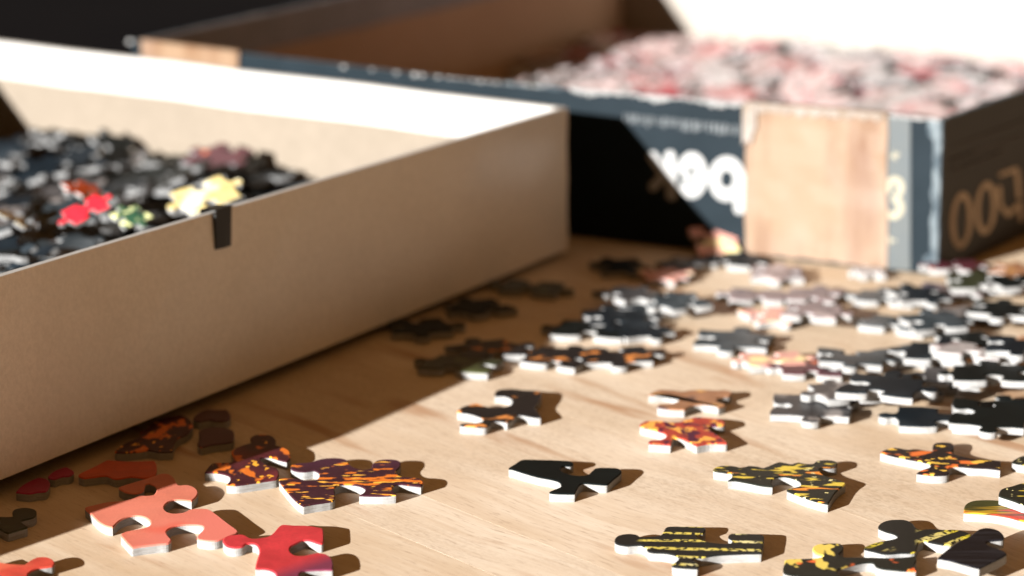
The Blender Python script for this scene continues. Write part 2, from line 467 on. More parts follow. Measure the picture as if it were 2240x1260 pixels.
traced([(748,520),(750,495),(800,482),(880,475),(930,458),(1000,447),(1080,447),(1130,460),(1148,490),(1190,515),(1250,528),(1300,515),(1305,490),(1340,462),(1420,455),(1490,465),(1500,500),(1470,540),(1500,572),(1580,580),(1640,590),(1657,615),(1640,640),(1560,632),(1490,625),(1450,640),(1445,665),(1468,698),(1380,705),(1290,705),(1215,702),(1250,680),(1255,655),(1210,635),(1130,625),(1070,632),(1045,655),(1048,690),(1042,735),(980,750),(900,762),(830,775),(790,750),(740,700),(690,640),(662,595),(720,585),(800,592),(860,600),(915,595),(940,575),(935,545),(900,530),(840,538),(790,535)],
       A5, 'firerow', 'long dark purple puzzle piece with rows of orange lights')
traced([(355,515),(400,485),(450,458),(560,458),(700,462),(780,468),(802,485),(780,497),(735,500),(712,520),(735,545),(790,562),(850,568),(900,560),(930,535),(960,515),(1050,513),(1115,520),(1132,545),(1080,590),(1040,625),(1010,628),(930,622),(870,618),(840,635),(825,660),(810,690),(740,690),(660,687),(635,678),(680,658),(715,640),(705,610),(650,592),(560,575),(470,550),(390,525)],
       A6, 'black', 'plain black puzzle piece alone in the middle foreground')
traced([(1085,1010),(1110,980),(1180,968),(1240,975),(1265,990),(1330,987),(1400,978),(1425,948),(1450,920),(1560,918),(1680,920),(1712,932),(1700,960),(1665,970),(1650,985),(1680,1010),(1750,1028),(1840,1037),(1885,1032),(1895,1010),(1868,992),(1880,970),(1920,966),(2000,968),(2100,975),(2115,1000),(2105,1060),(2095,1100),(2000,1102),(1920,1105),(1820,1110),(1740,1120),(1690,1130),(1645,1132),(1625,1142),(1645,1165),(1668,1188),(1655,1205),(1590,1203),(1500,1195),(1480,1180),(1512,1155),(1528,1132),(1490,1110),(1420,1098),(1330,1092),(1300,1065),(1270,1045),(1220,1045),(1160,1048),(1100,1035)],
       A6, 'rowyellow', 'black puzzle piece with thin rows of yellow dots and rounded left tab')
traced([(65,530),(90,505),(160,498),(215,503),(260,512),(310,500),(370,505),(405,515),(450,498),(510,475),(560,480),(600,488),(650,475),(700,485),(750,485),(780,465),(850,460),(910,470),(915,500),(870,512),(810,515),(795,535),(830,565),(900,590),(960,610),(975,625),(940,650),(900,690),(855,760),(800,750),(700,720),(620,690),(570,665),(620,650),(665,635),(660,605),(600,580),(530,572),(475,590),(465,615),(472,640),(400,635),(300,615),(210,600),(165,600),(192,578),(190,550),(140,545)],
       A7, 'yellowblots', 'black puzzle piece with yellow blots and an orange pointed lower corner')
traced([(1215,405),(1260,385),(1320,375),(1400,388),(1500,395),(1575,398),(1575,370),(1590,345),(1650,338),(1710,345),(1722,375),(1705,405),(1740,425),(1850,450),(1950,460),(2040,465),(2045,495),(2040,525),(1950,515),(1850,510),(1760,502),(1705,505),(1685,525),(1690,550),(1650,562),(1560,562),(1465,550),(1500,528),(1555,508),(1555,485),(1500,470),(1400,450),(1300,430)],
       A7, 'yelloworange', 'cross shaped black puzzle piece with orange blots near the right edge')
traced([(1200,925),(1225,890),(1290,872),(1380,872),(1430,890),(1460,925),(1495,942),(1550,935),(1650,940),(1760,945),(1830,965),(1840,985),(1790,1000),(1740,1020),(1700,1045),(1640,1040),(1560,1025),(1515,1015),(1482,1030),(1470,1060),(1450,1095),(1350,1098),(1250,1105),(1180,1090),(1105,1070),(1135,1045),(1210,1022),(1290,1008),(1335,990),(1310,968),(1250,950)],
       A7, 'rowslant', 'black puzzle piece with slanted bands of yellow windows beside the all black one')
traced([(1870,955),(1900,935),(1960,928),(2030,945),(2065,980),(2060,1005),(2000,1012),(1960,1018),(1948,1035),(1975,1055),(2030,1072),(2085,1100),(2060,1125),(1980,1165),(1895,1205),(1800,1180),(1700,1152),(1610,1135),(1640,1105),(1700,1060),(1760,1020),(1830,985)],
       A7, 'darkstripe', 'plain black puzzle piece with a round top tab at the lower right', z=.0022)
traced([(555,1170),(570,1145),(680,1140),(780,1135),(825,1120),(775,1105),(748,1075),(770,1045),(840,1035),(930,1035),(960,1055),(955,1085),(930,1108),(960,1128),(1030,1130),(1120,1132),(1250,1135),(1380,1130),(1450,1122),(1465,1150),(1450,1185),(1460,1222),(1380,1222),(1300,1215),(1220,1205),(1185,1190),(1165,1168),(1110,1165),(1030,1180),(970,1198),(930,1212),(920,1240),(960,1280),(980,1320),(900,1340),(800,1330),(820,1290),(780,1270),(700,1265),(555,1240)],
       A7, 'rowbig', 'black and orange puzzle piece with big yellow windows cut by the bottom edge')
traced([(1790,820),(1800,770),(1850,742),(1950,735),(2040,742),(2100,770),(2205,790),(2400,810),(2420,900),(2300,897),(2205,880),(2100,852),(2000,835),(1880,825)],
       A7, 'stripes', 'puzzle piece with red and mustard stripes at the right edge')
traced([(2030,700),(2050,660),(2120,640),(2190,620),(2300,610),(2400,640),(2380,740),(2280,760),(2205,765),(2150,745),(2090,725),(2050,712)],
       A7, 'yellowblots', 'dark speckled puzzle piece resting on the striped one', z=.0022)
traced([(2125,475),(2150,450),(2205,430),(2350,420),(2400,470),(2380,520),(2300,512),(2205,492)],
       A7, 'yellowblots', 'dark puzzle piece cut by the right edge beside the cross shaped one')
traced([(-220,1215),(-140,1160),(-60,1140),(0,1165),(100,1178),(170,1180),(210,1150),(260,1130),(330,1130),(372,1155),(370,1185),(330,1195),(260,1205),(205,1232),(190,1260),(220,1310),(100,1360),(-100,1350),(-220,1300)],
       A4, 'redorange', 'orange red puzzle piece in the lower left corner', n=5)
traced([(-150,880),(-60,850),(40,852),(95,848),(85,825),(100,800),(170,788),(240,800),(252,830),(230,855),(180,868),(145,880),(165,900),(190,922),(130,940),(60,962),(30,955),(0,935),(-100,950)],
       A4, 'olive', 'dark olive puzzle piece with round black tab at the left edge')
traced([(540,560),(640,510),(740,460),(900,470),(1060,465),(1080,500),(1070,560),(1000,582),(900,575),(800,590),(730,568),(640,578),(580,585)],
       A4, 'orange', 'shaded orange red puzzle piece behind the salmon one')
traced([(790,400),(860,345),(960,300),(970,262),(1020,235),(1050,200),(1130,170),(1240,150),(1300,172),(1330,230),(1290,280),(1230,310),(1200,350),(1190,400),(1100,405),(1020,392),(950,402),(850,410)],
       A4, 'fire', 'shaded puzzle piece with orange flames close to the white box')
traced([(1330,180),(1360,140),(1420,112),(1500,115),(1560,112),(1590,150),(1570,185),(1500,192),(1440,182),(1380,195)],
       A4, 'maroon', 'farther shaded maroon puzzle piece near the white box')
traced([(1370,262),(1420,240),(1500,235),(1560,240),(1610,262),(1605,330),(1540,345),(1470,352),(1390,372),(1360,350),(1380,310)],
       A4, 'maroon', 'nearer shaded maroon puzzle piece touching the flame piece')
traced([(110,680),(140,645),(190,612),(260,582),(320,590),(345,625),(320,672),(260,680),(200,690)],
       A4, 'magenta', 'nearer magenta puzzle piece in the shadow below the white box')
traced([(330,580),(360,545),(410,520),(460,508),(510,540),(480,568),(430,572),(380,590)],
       A4, 'magenta', 'farther small magenta piece tucked at the foot of the white box', z=.0)
traced([(0,125),(40,92),(130,70),(180,85),(240,98),(340,90),(378,68),(375,38),(330,18),(262,15),(262,-8),(290,-25),(380,-30),(460,-22),(560,-15),(580,10),(572,40),(545,75),(535,105),(565,140),(575,165),(520,162),(450,148),(400,152),(385,178),(345,198),(300,190),(240,192),(228,215),(190,232),(100,228),(30,222),(22,212),(70,205),(130,205),(178,190),(165,165),(100,142),(40,132)],
       A6, 'blackorange', 'black puzzle piece with small orange dots alone behind the black one')
traced([(1260,225),(1290,195),(1370,188),(1440,195),(1500,205),(1560,190),(1600,178),(1640,165),(1740,170),(1830,185),(1845,215),(1800,225),(1750,225),(1735,245),(1760,265),(1800,290),(1860,335),(1850,345),(1740,345),(1650,360),(1600,335),(1540,310),(1490,308),(1480,335),(1470,355),(1400,350),(1320,345),(1330,325),(1400,320),(1440,300),(1430,275),(1350,250)],
       A6, 'redblots', 'red and orange puzzle piece in front of the tan one')
traced([(1320,10),(1350,-10),(1400,-25),(1500,-20),(1560,-12),(1600,-22),(1700,-25),(1780,-20),(1850,-22),(1890,-10),(1880,15),(1830,25),(1790,40),(1800,60),(1850,80),(1800,98),(1780,85),(1700,75),(1640,78),(1600,90),(1570,112),(1540,112),(1450,108),(1380,95),(1400,75),(1480,70),(1525,50),(1510,20),(1440,8),(1370,10)],
       A6, 'tan', 'tan brown puzzle piece touching the red and orange one')

# generic piece: four sides, each a tab (1), a notch (-1) or straight (0)
PROF = [(0, 0), (.20, -.012), (.36, .02), (.415, .06), (.40, .12), (.375, .18), (.41, .25), (.5, .285), (.59, .25), (.625, .18), (.60, .12), (.585, .06), (.64, .02), (.80, -.012)]
def gen_outline(w, h, sides, rnd, nsub=2):
    c = [(-w/2, -h/2), (w/2, -h/2), (w/2, h/2), (-w/2, h/2)]
    c = [(x + rnd.uniform(-.0009, .0009), y + rnd.uniform(-.0009, .0009)) for x, y in c]
    pts = []
    for i, sgn in enumerate(sides):
        a = np.array(c[i]); b = np.array(c[(i + 1) % 4]); L = np.linalg.norm(b - a)
        t = (b - a) / L; nrm = np.array((t[1], -t[0]))
        sh = rnd.uniform(-.06, .06); am = rnd.uniform(.9, 1.1); wv = rnd.uniform(-.03, .03)
        if sgn == 0: pts.append(tuple(a)); continue
        amp = min(L, .020) * am
        for (u, v) in PROF:
            uu = .5 + (u - .5) * (.020 / max(L, .020)) if .1 < u < .9 else u
            s_ = uu + (sh if .1 < u < .9 else 0)
            pts.append(tuple(a + t * L * s_ + nrm * (sgn * v * amp + wv * math.sin(math.pi * s_) * L * .5)))
    return smooth_closed(pts, nsub)

def gen(px, py, rot, w, h, sides, pr, label, z=None, tilt=None):
    p = at(px, py, .001)
    if z is None:
        z = 0.0
        for q in PIECES:
            if math.hypot(q[0] - p.x, q[1] - p.y) < .0125: z = max(z, q[2] + .0021)
    z += R.uniform(.00002, .00035)
    poly = gen_outline(w * (.88 if py >= 880 else .76 if px > 1880 else .80) / 1000, h * (.92 if py >= 880 else .80 if px > 1880 else .85) / 1000, sides, R, 2)
    a = math.radians(rot); ca, sa_ = math.cos(a), math.sin(a)
    poly = [(x * ca - y * sa_, x * sa_ + y * ca) for x, y in poly]
    if tilt is None: tilt = (R.uniform(-.04, .04), R.uniform(-.04, .04)) if z > .001 else (0, 0)
    else: tilt = (math.radians(tilt[0]), math.radians(tilt[1]))
    return make_piece(poly, p.x, p.y, z, pr, label, tilt)

T1, T2, T3, T4, T5 = (1, -1, 1, -1), (-1, 1, -1, 1), (-1, -1, 1, 1), (1, 1, -1, -1), (-1, 1, 1, -1)
G = [
 (1355, 588, 20, 19, 17, T1, 'black', 'black puzzle piece in the brown shade below the slate box'),
 (1165, 634, -15, 21, 17, T2, 'olive', 'dark piece in the shade close to the white box corner'),
 (1057, 680, 35, 18, 17, T3, 'black', 'black piece in the shade along the white box, between two other dark pieces'),
 (915, 722, 10, 20, 17, T4, 'black', 'dark piece tucked under the white box wall near the middle'),
 (1068, 772, 25, 22, 18, T5, 'blackorange', 'dark piece with an orange dot on the edge of the box shadow'),
 (1010, 805, -20, 22, 17, T3, 'olive', 'dark green black piece half lit at the edge of the box shadow'),
 (1445, 608, 15, 15, 16, T4, 'pinkcream', 'pale piece with a bright white side just out of the shadow'),
 (1490, 584, 50, 15, 15, T2, 'grey', 'grey shaded piece at the shadow tip below the slate box'),
 (1425, 668, -10, 19, 19, T1, 'blackblue', 'blue black piece at the top of the small dark cluster'),
 (1492, 684, 20, 17, 17, T3, 'slate', 'slate grey piece at the right of the small dark cluster'),
 (1362, 664, 40, 15, 16, T4, 'grey', 'grey piece at the upper left of the small dark cluster'),
 (1345, 702, 5, 19, 18, T5, 'blackblue', 'black piece in the middle of the small dark cluster'),
 (1290, 728, -12, 25, 18, T2, 'black', 'black piece with a long white side below the dark cluster'),
 (1400, 728, 28, 18, 17, T1, 'blackblue', 'black piece with a lit front tab below the dark cluster'),
 (1222, 790, -25, 21, 18, T3, 'blackorange', 'dark piece with orange specks, left one of the joined pair'),
 (1345, 785, 8, 24, 17, T4, 'blackorange', 'blue black piece with orange specks, right one of the joined pair'),
 (1600, 572, -20, 19, 18, T5, 'blackblue', 'navy piece at the foot of the tan tape'),
 (1700, 604, -5, 19, 17, T1, 'mauve', 'mauve grey piece lying in front of the tan tape'),
 (1655, 652, -8, 20, 15, T2, 'mauve', 'pale mauve piece left of a similar one, before the tan tape'),
 (1782, 652, -15, 18, 17, T3, 'mauve', 'mauve piece with a white front side below the tan tape'),
 (1685, 695, 20, 18, 17, T4, 'pinkcream', 'pinkish piece with two lit tabs'),
 (1774, 706, -15, 18, 17, T5, 'mauve', 'rosy grey piece with a dark shadow right of the pinkish one'),
 (1600, 750, -12, 25, 19, T1, 'slate', 'slate grey piece with a yellowish right end'),
 (1690, 795, 10, 20, 17, T2, 'pinkcream', 'pink and cream piece at the left end of a joined row'),
 (1778, 812, -5, 19, 17, T3, 'maroon', 'dark maroon grey piece in the middle of a joined row'),
 (1860, 808, -10, 21, 16, T4, 'slate', 'dark slate piece at the right end of a joined row'),
 (1778, 897, -10, 23, 20, T1, 'grey', 'dark grey piece with a rusty left corner in the front row'),
 (1850, 882, 15, 17, 17, T3, 'grey', 'warm grey piece with a pale blotch in the front row'),
 (1925, 892, -20, 22, 21, T5, 'blackblue', 'large blue grey piece in the middle of the front row'),
 (2072, 920, -4, 27, 19, T2, 'blackblue', 'wide black piece with a long white front side in the front row'),
 (2165, 932, -12, 20, 21, T4, 'black', 'black piece at the lower right end of the front row'),
 (1935, 655, -10, 20, 16, T3, 'slate', 'slate piece at the upper left of the big right hand cluster'),
 (2005, 668, 15, 19, 17, T1, 'blackblue', 'dark piece with a bright front tab in the upper part of the cluster'),
 (2068, 640, -25, 20, 17, T4, 'mauve', 'light grey mauve piece lying below the worn box corner'),
 (2145, 640, -5, 24, 18, T5, 'olive', 'dark olive piece below the brown side of the slate box'),
 (2225, 655, 10, 18, 17, T2, 'black', 'dark piece at the right edge below the brown box side'),
 (2110, 694, 35, 18, 17, T3, 'grey', 'grey black piece between the olive one and the slate ones'),
 (2190, 700, -20, 22, 18, T1, 'black', 'black piece with two white tabs near the right edge'),
 (1965, 715, -25, 23, 17, T2, 'slate', 'slate piece with a slanting white side in the cluster'),
 (2045, 728, 12, 20, 18, T5, 'slate', 'slate piece with a low white tab in the middle of the cluster'),
 (1985, 782, 30, 19, 18, T4, 'slate', 'slate green piece at the left side of the cluster'),
 (2050, 795, -15, 21, 20, T3, 'blackblue', 'large blue black piece at the heart of the cluster'),
 (2120, 752, 20, 18, 18, T1, 'black', 'black piece with a yellow brown corner in the cluster'),
 (2128, 812, -28, 22, 18, T2, 'white', 'pale grey arched piece in the cluster'),
 (2152, 782, 5, 17, 15, T5, 'redblots', 'piece with a red band and a green rim in the cluster'),
 (2220, 765, -22, 20, 18, T3, 'tan', 'tan piece near the right edge above a paler one'),
 (2225, 815, -10, 20, 18, T4, 'blackblue', 'blue black piece with a white tab at the right edge'),
 (2000, 845, 18, 22, 21, T1, 'blackblue', 'wide blue black piece joined to the front row from behind'),
 (2088, 850, -15, 20, 17, T2, 'grey', 'dark grey piece with two rounded white notches'),
 (2175, 862, -6, 27, 19, T3, 'black', 'black piece with one long straight white side at the right'),
 (2235, 905, 12, 19, 18, T5, 'black', 'black piece cut by the right edge at the end of the front row'),
 (1562, 552, 10, 15, 15, T4, 'pinkcream', 'small cream and pink piece leaning near the foot of the tape', .003, (28, 0)),
 (1905, 600, 0, 10, 12, T3, 'white', 'small white piece standing against the slate box'),
 (2150, 600, 15, 20, 17, T4, 'yellowblots', 'mustard specked piece in the shade of the brown box side'),
 (2215, 612, -20, 18, 17, T1, 'tan', 'tan piece in the shade of the brown box side'),
 (2085, 602, -8, 18, 14, T2, 'maroon', 'dark maroon piece just right of the worn corner'),
]
for g in G: gen(*g)

# ------------------------------------------------------------------ the white box (open tray)
T = Vector((.0165, .8955, .0459)); B = Vector((.0168, .8955, .0020))
t0 = at(0, 604, .0492); b0 = at(0, 1050, .0044)
wd = (t0 - T); wd.z = 0; L0 = wd.length; wd.normalize()
wdb = (b0 - B); wdb.z = 0; LB = wdb.length; wdb.normalize()
LN = .48; DIP, DIP0 = .41, .392  # rim drop beyond the view, added to pull its shadow edge in
NT = T + wd * LN; NT.z = t0.z - DIP * (LN - DIP0)
NB = B + wdb * LN; NB.z = b0.z
fl = at(0, 89, T.z)
fd = (fl - T); fd.z = 0; fd.normalize()
LF = .249
FT = T + fd * LF; FB = Vector((FT.x, FT.y, .0010)) + Vector((0, 0, 0))
OT = NT + fd * LF; OB = NB + fd * LF

def panel(name, o_b, o_t, i_b, i_t, mats, parent, idx=(0, 1, 2)):
    """wall from polylines: outer bottom/top, inner bottom/top (same length); mats out, in, rim"""
    n = len(o_b)
    vs = list(o_b) + list(o_t) + list(i_b) + list(i_t)
    fs, mi = [], []
    for k in range(n - 1):
        fs.append((k, k + 1, n + k + 1, n + k)); mi.append(0)
        fs.append((2*n + k + 1, 2*n + k, 3*n + k, 3*n + k + 1)); mi.append(1)
        fs.append((n + k, n + k + 1, 3*n + k + 1, 3*n + k)); mi.append(2)
        fs.append((k + 1, k, 2*n + k, 2*n + k + 1)); mi.append(2)
    return link(name, mesh(name, vs, fs, mi), mats, parent)

def strip_on(name, a_b, a_t, nrm, thick, mat, parent):
    """thin layer on a wall: polyline bottom & top, pushed out along nrm"""
    n = len(a_b)
    vs = [p + nrm * .00005 for p in a_b] + [p + nrm * .00005 for p in a_t] + [p + nrm * thick for p in a_b] + [p + nrm * thick for p in a_t]
    fs = []
    for k in range(n - 1):
        fs += [(2*n+k, 2*n+k+1, 3*n+k+1, 3*n+k), (n+k, 3*n+k, 3*n+k+1, n+k+1), (k, k+1, 2*n+k+1, 2*n+k)]
    fs += [(0, 2*n, 3*n, n), (n-1, 2*n-1, 4*n-1, 3*n-1)]
    return link(name, mesh(name, vs, fs), mat, parent)

def rel(o, root):
    o.parent = root; o.matrix_parent_inverse = Matrix.Translation(root.location).inverted(); return o

wb = empty('white_box', ((B + OB) / 2))
wb.location.z = 0
tag(wb, 'open white cardboard box holding a heap of mostly black puzzle pieces', 'box')
bot = [NB, B, FB, OB]; top = [NT, T, FT, OT]
cen = sum((Vector((p.x, p.y, 0)) for p in top), Vector()) / 4
def inner(pts, d):
    out = []
    n = len(pts)
    for i in range(n):
        a, b, c = pts[i - 1], pts[i], pts[(i + 1) % n]
        u = (b - a); u.z = 0; u.normalize(); v = (c - b); v.z = 0; v.normalize()
        n1 = Vector((-u.y, u.x, 0)); n2 = Vector((-v.y, v.x, 0))
        if (cen - b).dot(n1) < 0: n1 = -n1
        if (cen - b).dot(n2) < 0: n2 = -n2
        k = (n1 + n2) / (1 + n1.dot(n2))
        out.append(b + k * d)
    return out
WT = .0017
ib, it = inner(bot, WT), inner(top, WT)
def seg(a, b, n):
    pts = [a.lerp(b, k / n) for k in range(n + 1)]
    if (a - b).length > .44 and abs(b.z - a.z) > .0005:      # long walls rise; tops lowered at the unseen end to shape their table shadow
        lo_, hi_ = (a, b)
        for p in pts:
            d_ = (p - (b if abs(b.x - T.x) < .01 or abs(b.x - FT.x) < .01 else a)).length
            e_, f_ = (b, a) if (b - T).length < .06 or (b - FT).length < .06 else (a, b)
            top_ = max(e_.z, f_.z) > .03
            zf = f_.z + (DIP * (LN - DIP0) if top_ else 0)
            p.z = e_.z + (zf - e_.z) * min(1.0, d_ / L0) - (DIP * max(0.0, d_ - DIP0) if top_ else 0)
    return pts
def seg_plain(a, b, n): return [a.lerp(b, k / n) for k in range(n + 1)]
for i in range(4):
    j = (i + 1) % 4
    nseg = 10
    ob_, ot_, ib_, it_ = seg(bot[i], bot[j], nseg), seg(top[i], top[j], nseg), seg(ib[i], ib[j], nseg), seg(it[i], it[j], nseg)
    # cardboard is never perfectly straight: let the rims wander a little
    for k in range(1, nseg):
        w_ = .0006 * math.sin(k * 2.1 + i) * math.sin(math.pi * k / nseg)
        for q in (ot_, it_): q[k] = q[k] + Vector((w_, -w_, w_ * .5))
    rel(panel('side_panel', ob_, ot_, ib_, it_, [M_WHITEBOX, M_GREYBOARD, M_FOLD], wb), wb)
v = [p + Vector((0, 0, .0002)) for p in ib] + [p + Vector((0, 0, .0018)) for p in ib]
rel(link('base', mesh('base', v, [(3, 2, 1, 0), (4, 5, 6, 7), (0, 1, 5, 4), (1, 2, 6, 5), (2, 3, 7, 6), (3, 0, 4, 7)]), M_GREYBOARD), wb)
# folded white paper along the inside of the rim
def drop(p, d): return p - Vector((0, 0, d))
for i in range(4):
    j = (i + 1) % 4
    u = (top[j] - top[i]); u.z = 0; u.normalize(); n_ = Vector((-u.y, u.x, 0))
    if (cen - top[i]).dot(n_) < 0: n_ = -n_
    a, b = it[i] + u * .0008, it[j] - u * .0008
    tt = seg(drop(a, .0002), drop(b, .0002), 16)
    for k in range(1, 16):
        kk = k / 16 * 10; k0 = min(int(kk), 9)
        w0 = .0006 * math.sin(k0 * 2.1 + i) * math.sin(math.pi * k0 / 10) if k0 > 0 else 0
        w1 = .0006 * math.sin((k0 + 1) * 2.1 + i) * math.sin(math.pi * (k0 + 1) / 10) if k0 + 1 < 10 else 0
        w_ = w0 + (w1 - w0) * (kk - k0)
        tt[k] = tt[k] + Vector((w_, -w_, w_ * .5))
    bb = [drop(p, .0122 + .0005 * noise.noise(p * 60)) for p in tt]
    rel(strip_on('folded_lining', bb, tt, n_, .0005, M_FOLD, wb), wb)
def corner_edge(b_, t_, rad=.0011):
    ring_, n = [], 10
    vs = []
    for j in range(9):
        c = b_.lerp(t_, j / 8); rr = rad * (1 + .12 * math.sin(j * 1.9))
        for k in range(n): vs.append(c + Vector((rr * math.cos(2*math.pi*k/n), rr * math.sin(2*math.pi*k/n), 0)))
    fs = [(j*n+k, j*n+(k+1) % n, (j+1)*n+(k+1) % n, (j+1)*n+k) for j in range(8) for k in range(n)] + [tuple(range(8*n, 9*n))]
    rel(link('corner_edge', mesh('corner_edge', vs, fs, smooth=False), M_WHITEBOX), wb)
inw = (ib[1] - B); inw.z = 0; inw = inw.normalized() * .0010
corner_edge(B + inw, T + inw - Vector((0, 0, .0002)))
# black tape over the rim of the near wall
pn_ = Vector((-(B - NB).y, (B - NB).x, 0)).normalized()
if (cen - B).dot(pn_) > 0: pn_ = -pn_                        # outward
def near(px, py, o=0.0):
    # the wall leans a hair: use the plane through T, T+dir, B
    n_ = (T - t0).cross(T - B).normalized()
    if n_.dot(pn_) < 0: n_ = -n_
    return on_plane(px, py, T, n_) + n_ * o
q = [near(464, 546), near(498, 537), near(497, 452), near(463, 462)]
pp = [near(464, 545, .0013), near(481, 541, .0014), near(497, 536, .0012), near(498, 457.5, .0012), near(480, 463, .0013), near(463, 468.5, .0012)]
bk = [near(464, 545, -.0002), near(481, 541, -.0002), near(497, 536, -.0002), near(498, 457.5, -.0002), near(480, 463, -.0002), near(463, 468.5, -.0002)]
ov = [p - pn_ * .0046 + Vector((0, 0, .0009)) for p in pp[3:]] ; up = [p + Vector((0, 0, .0012)) for p in pp[3:]]
hang = [p - pn_ * .0046 - Vector((0, 0, .006)) for p in pp[3:]]
vs = pp + bk + up + ov + hang
fs = [(0, 1, 4, 5), (1, 2, 3, 4), (0, 5, 11, 6), (2, 8, 9, 3), (0, 6, 7, 1), (1, 7, 8, 2),
      (3, 12, 13, 4), (4, 13, 14, 5), (12, 15, 16, 13), (13, 16, 17, 14), (15, 18, 19, 16), (16, 19, 20, 17)]
rel(link('black_tape', mesh('black_tape', vs, fs), M_BLACK), wb)

# ------------------------------------------------------------------ the slate box
h2 = .0469
RB = Vector((.1255, .869, .0004)); RT = Vector((.1257, .869, h2))
LT = at(290, 89, h2); LBm = Vector((LT.x, LT.y, .0004))
fdir = (RT - LT); fdir.z = 0; flen = fdir.length; fdir.normalize()
fout = Vector((fdir.y, -fdir.x, 0))
if fout.y > 0: fout = -fout
rp = at(2240, 198, h2)
rdir = (rp - RT); rdir.z = 0; rdir.normalize()
NS = 24
def bow(t): return .0085 * (1 - (2 * t - 1) ** 2)
def front_xy(t): return Vector((LT.x, LT.y, 0)) + fdir * flen * t + fout * bow(t)
def topz(t): return h2 + .0006 * math.sin(t * 9) * (1 - abs(2 * t - 1))
DEPTH = .348
BR = Vector((RT.x, RT.y, 0)) + rdir * DEPTH
ldir = Vector((math.sin(math.radians(30.5)), math.cos(math.radians(30.5)), 0))
BL = Vector((LT.x, LT.y, 0)) + ldir * DEPTH
Z = Vector((0, 0, 1))
sbx = empty('slate_box', (front_xy(.5) + (BR + BL) / 2) / 2)
tag(sbx, 'open slate blue cardboard box with worn edges, tan tape and upside down letters', 'box')
WT2 = .0018
cen2 = (LT + RT + BR + BL) / 4; cen2.z = 0
fpts = [front_xy(k / NS) for k in range(NS + 1)]
fin = [p - fout * WT2 for p in fpts]
fin[0] = fpts[0] - fout * WT2 + fdir * WT2; fin[-1] = fpts[-1] - fout * WT2 - fdir * WT2
tz = [topz(k / NS) for k in range(NS + 1)]
rel(panel('side_panel', [p + Z * .0004 for p in fpts], [p + Z * z for p, z in zip(fpts, tz)], [p + Z * .0004 for p in fin], [p + Z * z for p, z in zip(fin, tz)],
      [M_SLATE, M_KRAFT, M_WORN], sbx), sbx)
uu = (BL - BR).normalized()
def inwall(a, b, ia, ib_, mats, seg_=8):
    o1, i1 = seg(a, b, seg_), seg(ia, ib_, seg_)
    rel(panel('side_panel', [p + Z * .0004 for p in o1], [p + Z * h2 for p in o1], [p + Z * .0004 for p in i1], [p + Z * h2 for p in i1], mats, sbx), sbx)
iBR = BR + uu * WT2 - rdir * WT2; iBL = BL - uu * WT2 - ldir * WT2
inwall(fpts[-1], BR, fin[-1], iBR, [M_SLATEDK, M_KRAFT, M_WORN])
inwall(BR, BL, iBR, iBL, [M_SLATE, M_PALEWALL, M_WORN])
inwall(BL, fpts[0], iBL, fin[0], [M_SLATE, M_KRAFT, M_WORN])
bp = fin[:] + [iBR, iBL]
nb = len(bp)
vs = [p + Z * .0005 for p in bp] + [p + Z * .0020 for p in bp]
fs = [tuple(range(nb - 1, -1, -1)), tuple(range(nb, 2 * nb))] + [(i, (i + 1) % nb, nb + (i + 1) % nb, nb + i) for i in range(nb)]
rel(link('base', mesh('base', vs, fs), M_KRAFT), sbx)
# grey folded edge inside the left wall
ln = Vector((ldir.y, -ldir.x, 0))
if (cen2 - BL).dot(ln) < 0: ln = -ln
a_, b_ = iBL - ldir * .001, fin[0] + ldir * .001
tt = [p + Z * (h2 - .0002) for p in seg(a_, b_, 20)]
bb = [drop(p, .013 + .0006 * noise.noise(p * 50)) for p in tt]
rel(strip_on('folded_lining', bb, tt, ln, .0005, M_FOLDGREY, sbx), sbx)

def onfront(px, py, o=0.0):
    for k in range(NS):
        a, b = fpts[k], fpts[k + 1]
        n_ = Vector(((b - a).y, -(b - a).x, 0)).normalized()
        if n_.y > 0: n_ = -n_
        p = on_plane(px, py, a, n_)
        t = (p - a).dot(b - a) / (b - a).length_squared
        if (t >= 0 or k == 0) and (t <= 1 or k == NS - 1): return p + n_ * o
    return None
rout = Vector((rdir.y, -rdir.x, 0))
if rout.x < 0: rout = -rout
def onright(px, py, o=0.0): return on_plane(px, py, RT, rout) + rout * o

OFFC = [0.00012]
def flat_shape(pts, m, name='letter', on=onfront, thick=.00010):
    o = OFFC[0]; OFFC[0] += .00003
    if OFFC[0] > .00055: OFFC[0] = .00012
    a2 = area2(pts)
    if a2 < 0: pts = pts[::-1]
    n = len(pts)
    vs = [on(x, y, o) for x, y in pts] + [on(x, y, .00001) for x, y in pts]
    fs = [tuple(range(n))] + [(i, (i + 1) % n, n + (i + 1) % n, n + i) for i in range(n)]
    return vs, fs
def letter(shapes, m, name='letter', on=onfront):
    V, F = [], []
    for s in shapes:
        vs, fs = flat_shape(s, m, on=on) if isinstance(s, list) else s
        k = len(V); V += vs; F += [tuple(i + k for i in f) for f in fs]
    return rel(link(name, mesh(name, V, F), m), sbx)
def capsule(x0, y0, x1, y1, w, n=8):
    a = math.atan2(y1 - y0, x1 - x0); out = []
    for k in range(n + 1): t = a + math.pi / 2 + math.pi * k / n; out.append((x0 + w/2 * math.cos(t), y0 + w/2 * math.sin(t)))
    for k in range(n + 1): t = a - math.pi / 2 + math.pi * k / n; out.append((x1 + w/2 * math.cos(t), y1 + w/2 * math.sin(t)))
    return out
def ell(cx, cy, rx, ry, n=28): return [(cx + rx * math.cos(2*math.pi*k/n), cy + ry * math.sin(2*math.pi*k/n)) for k in range(n)]
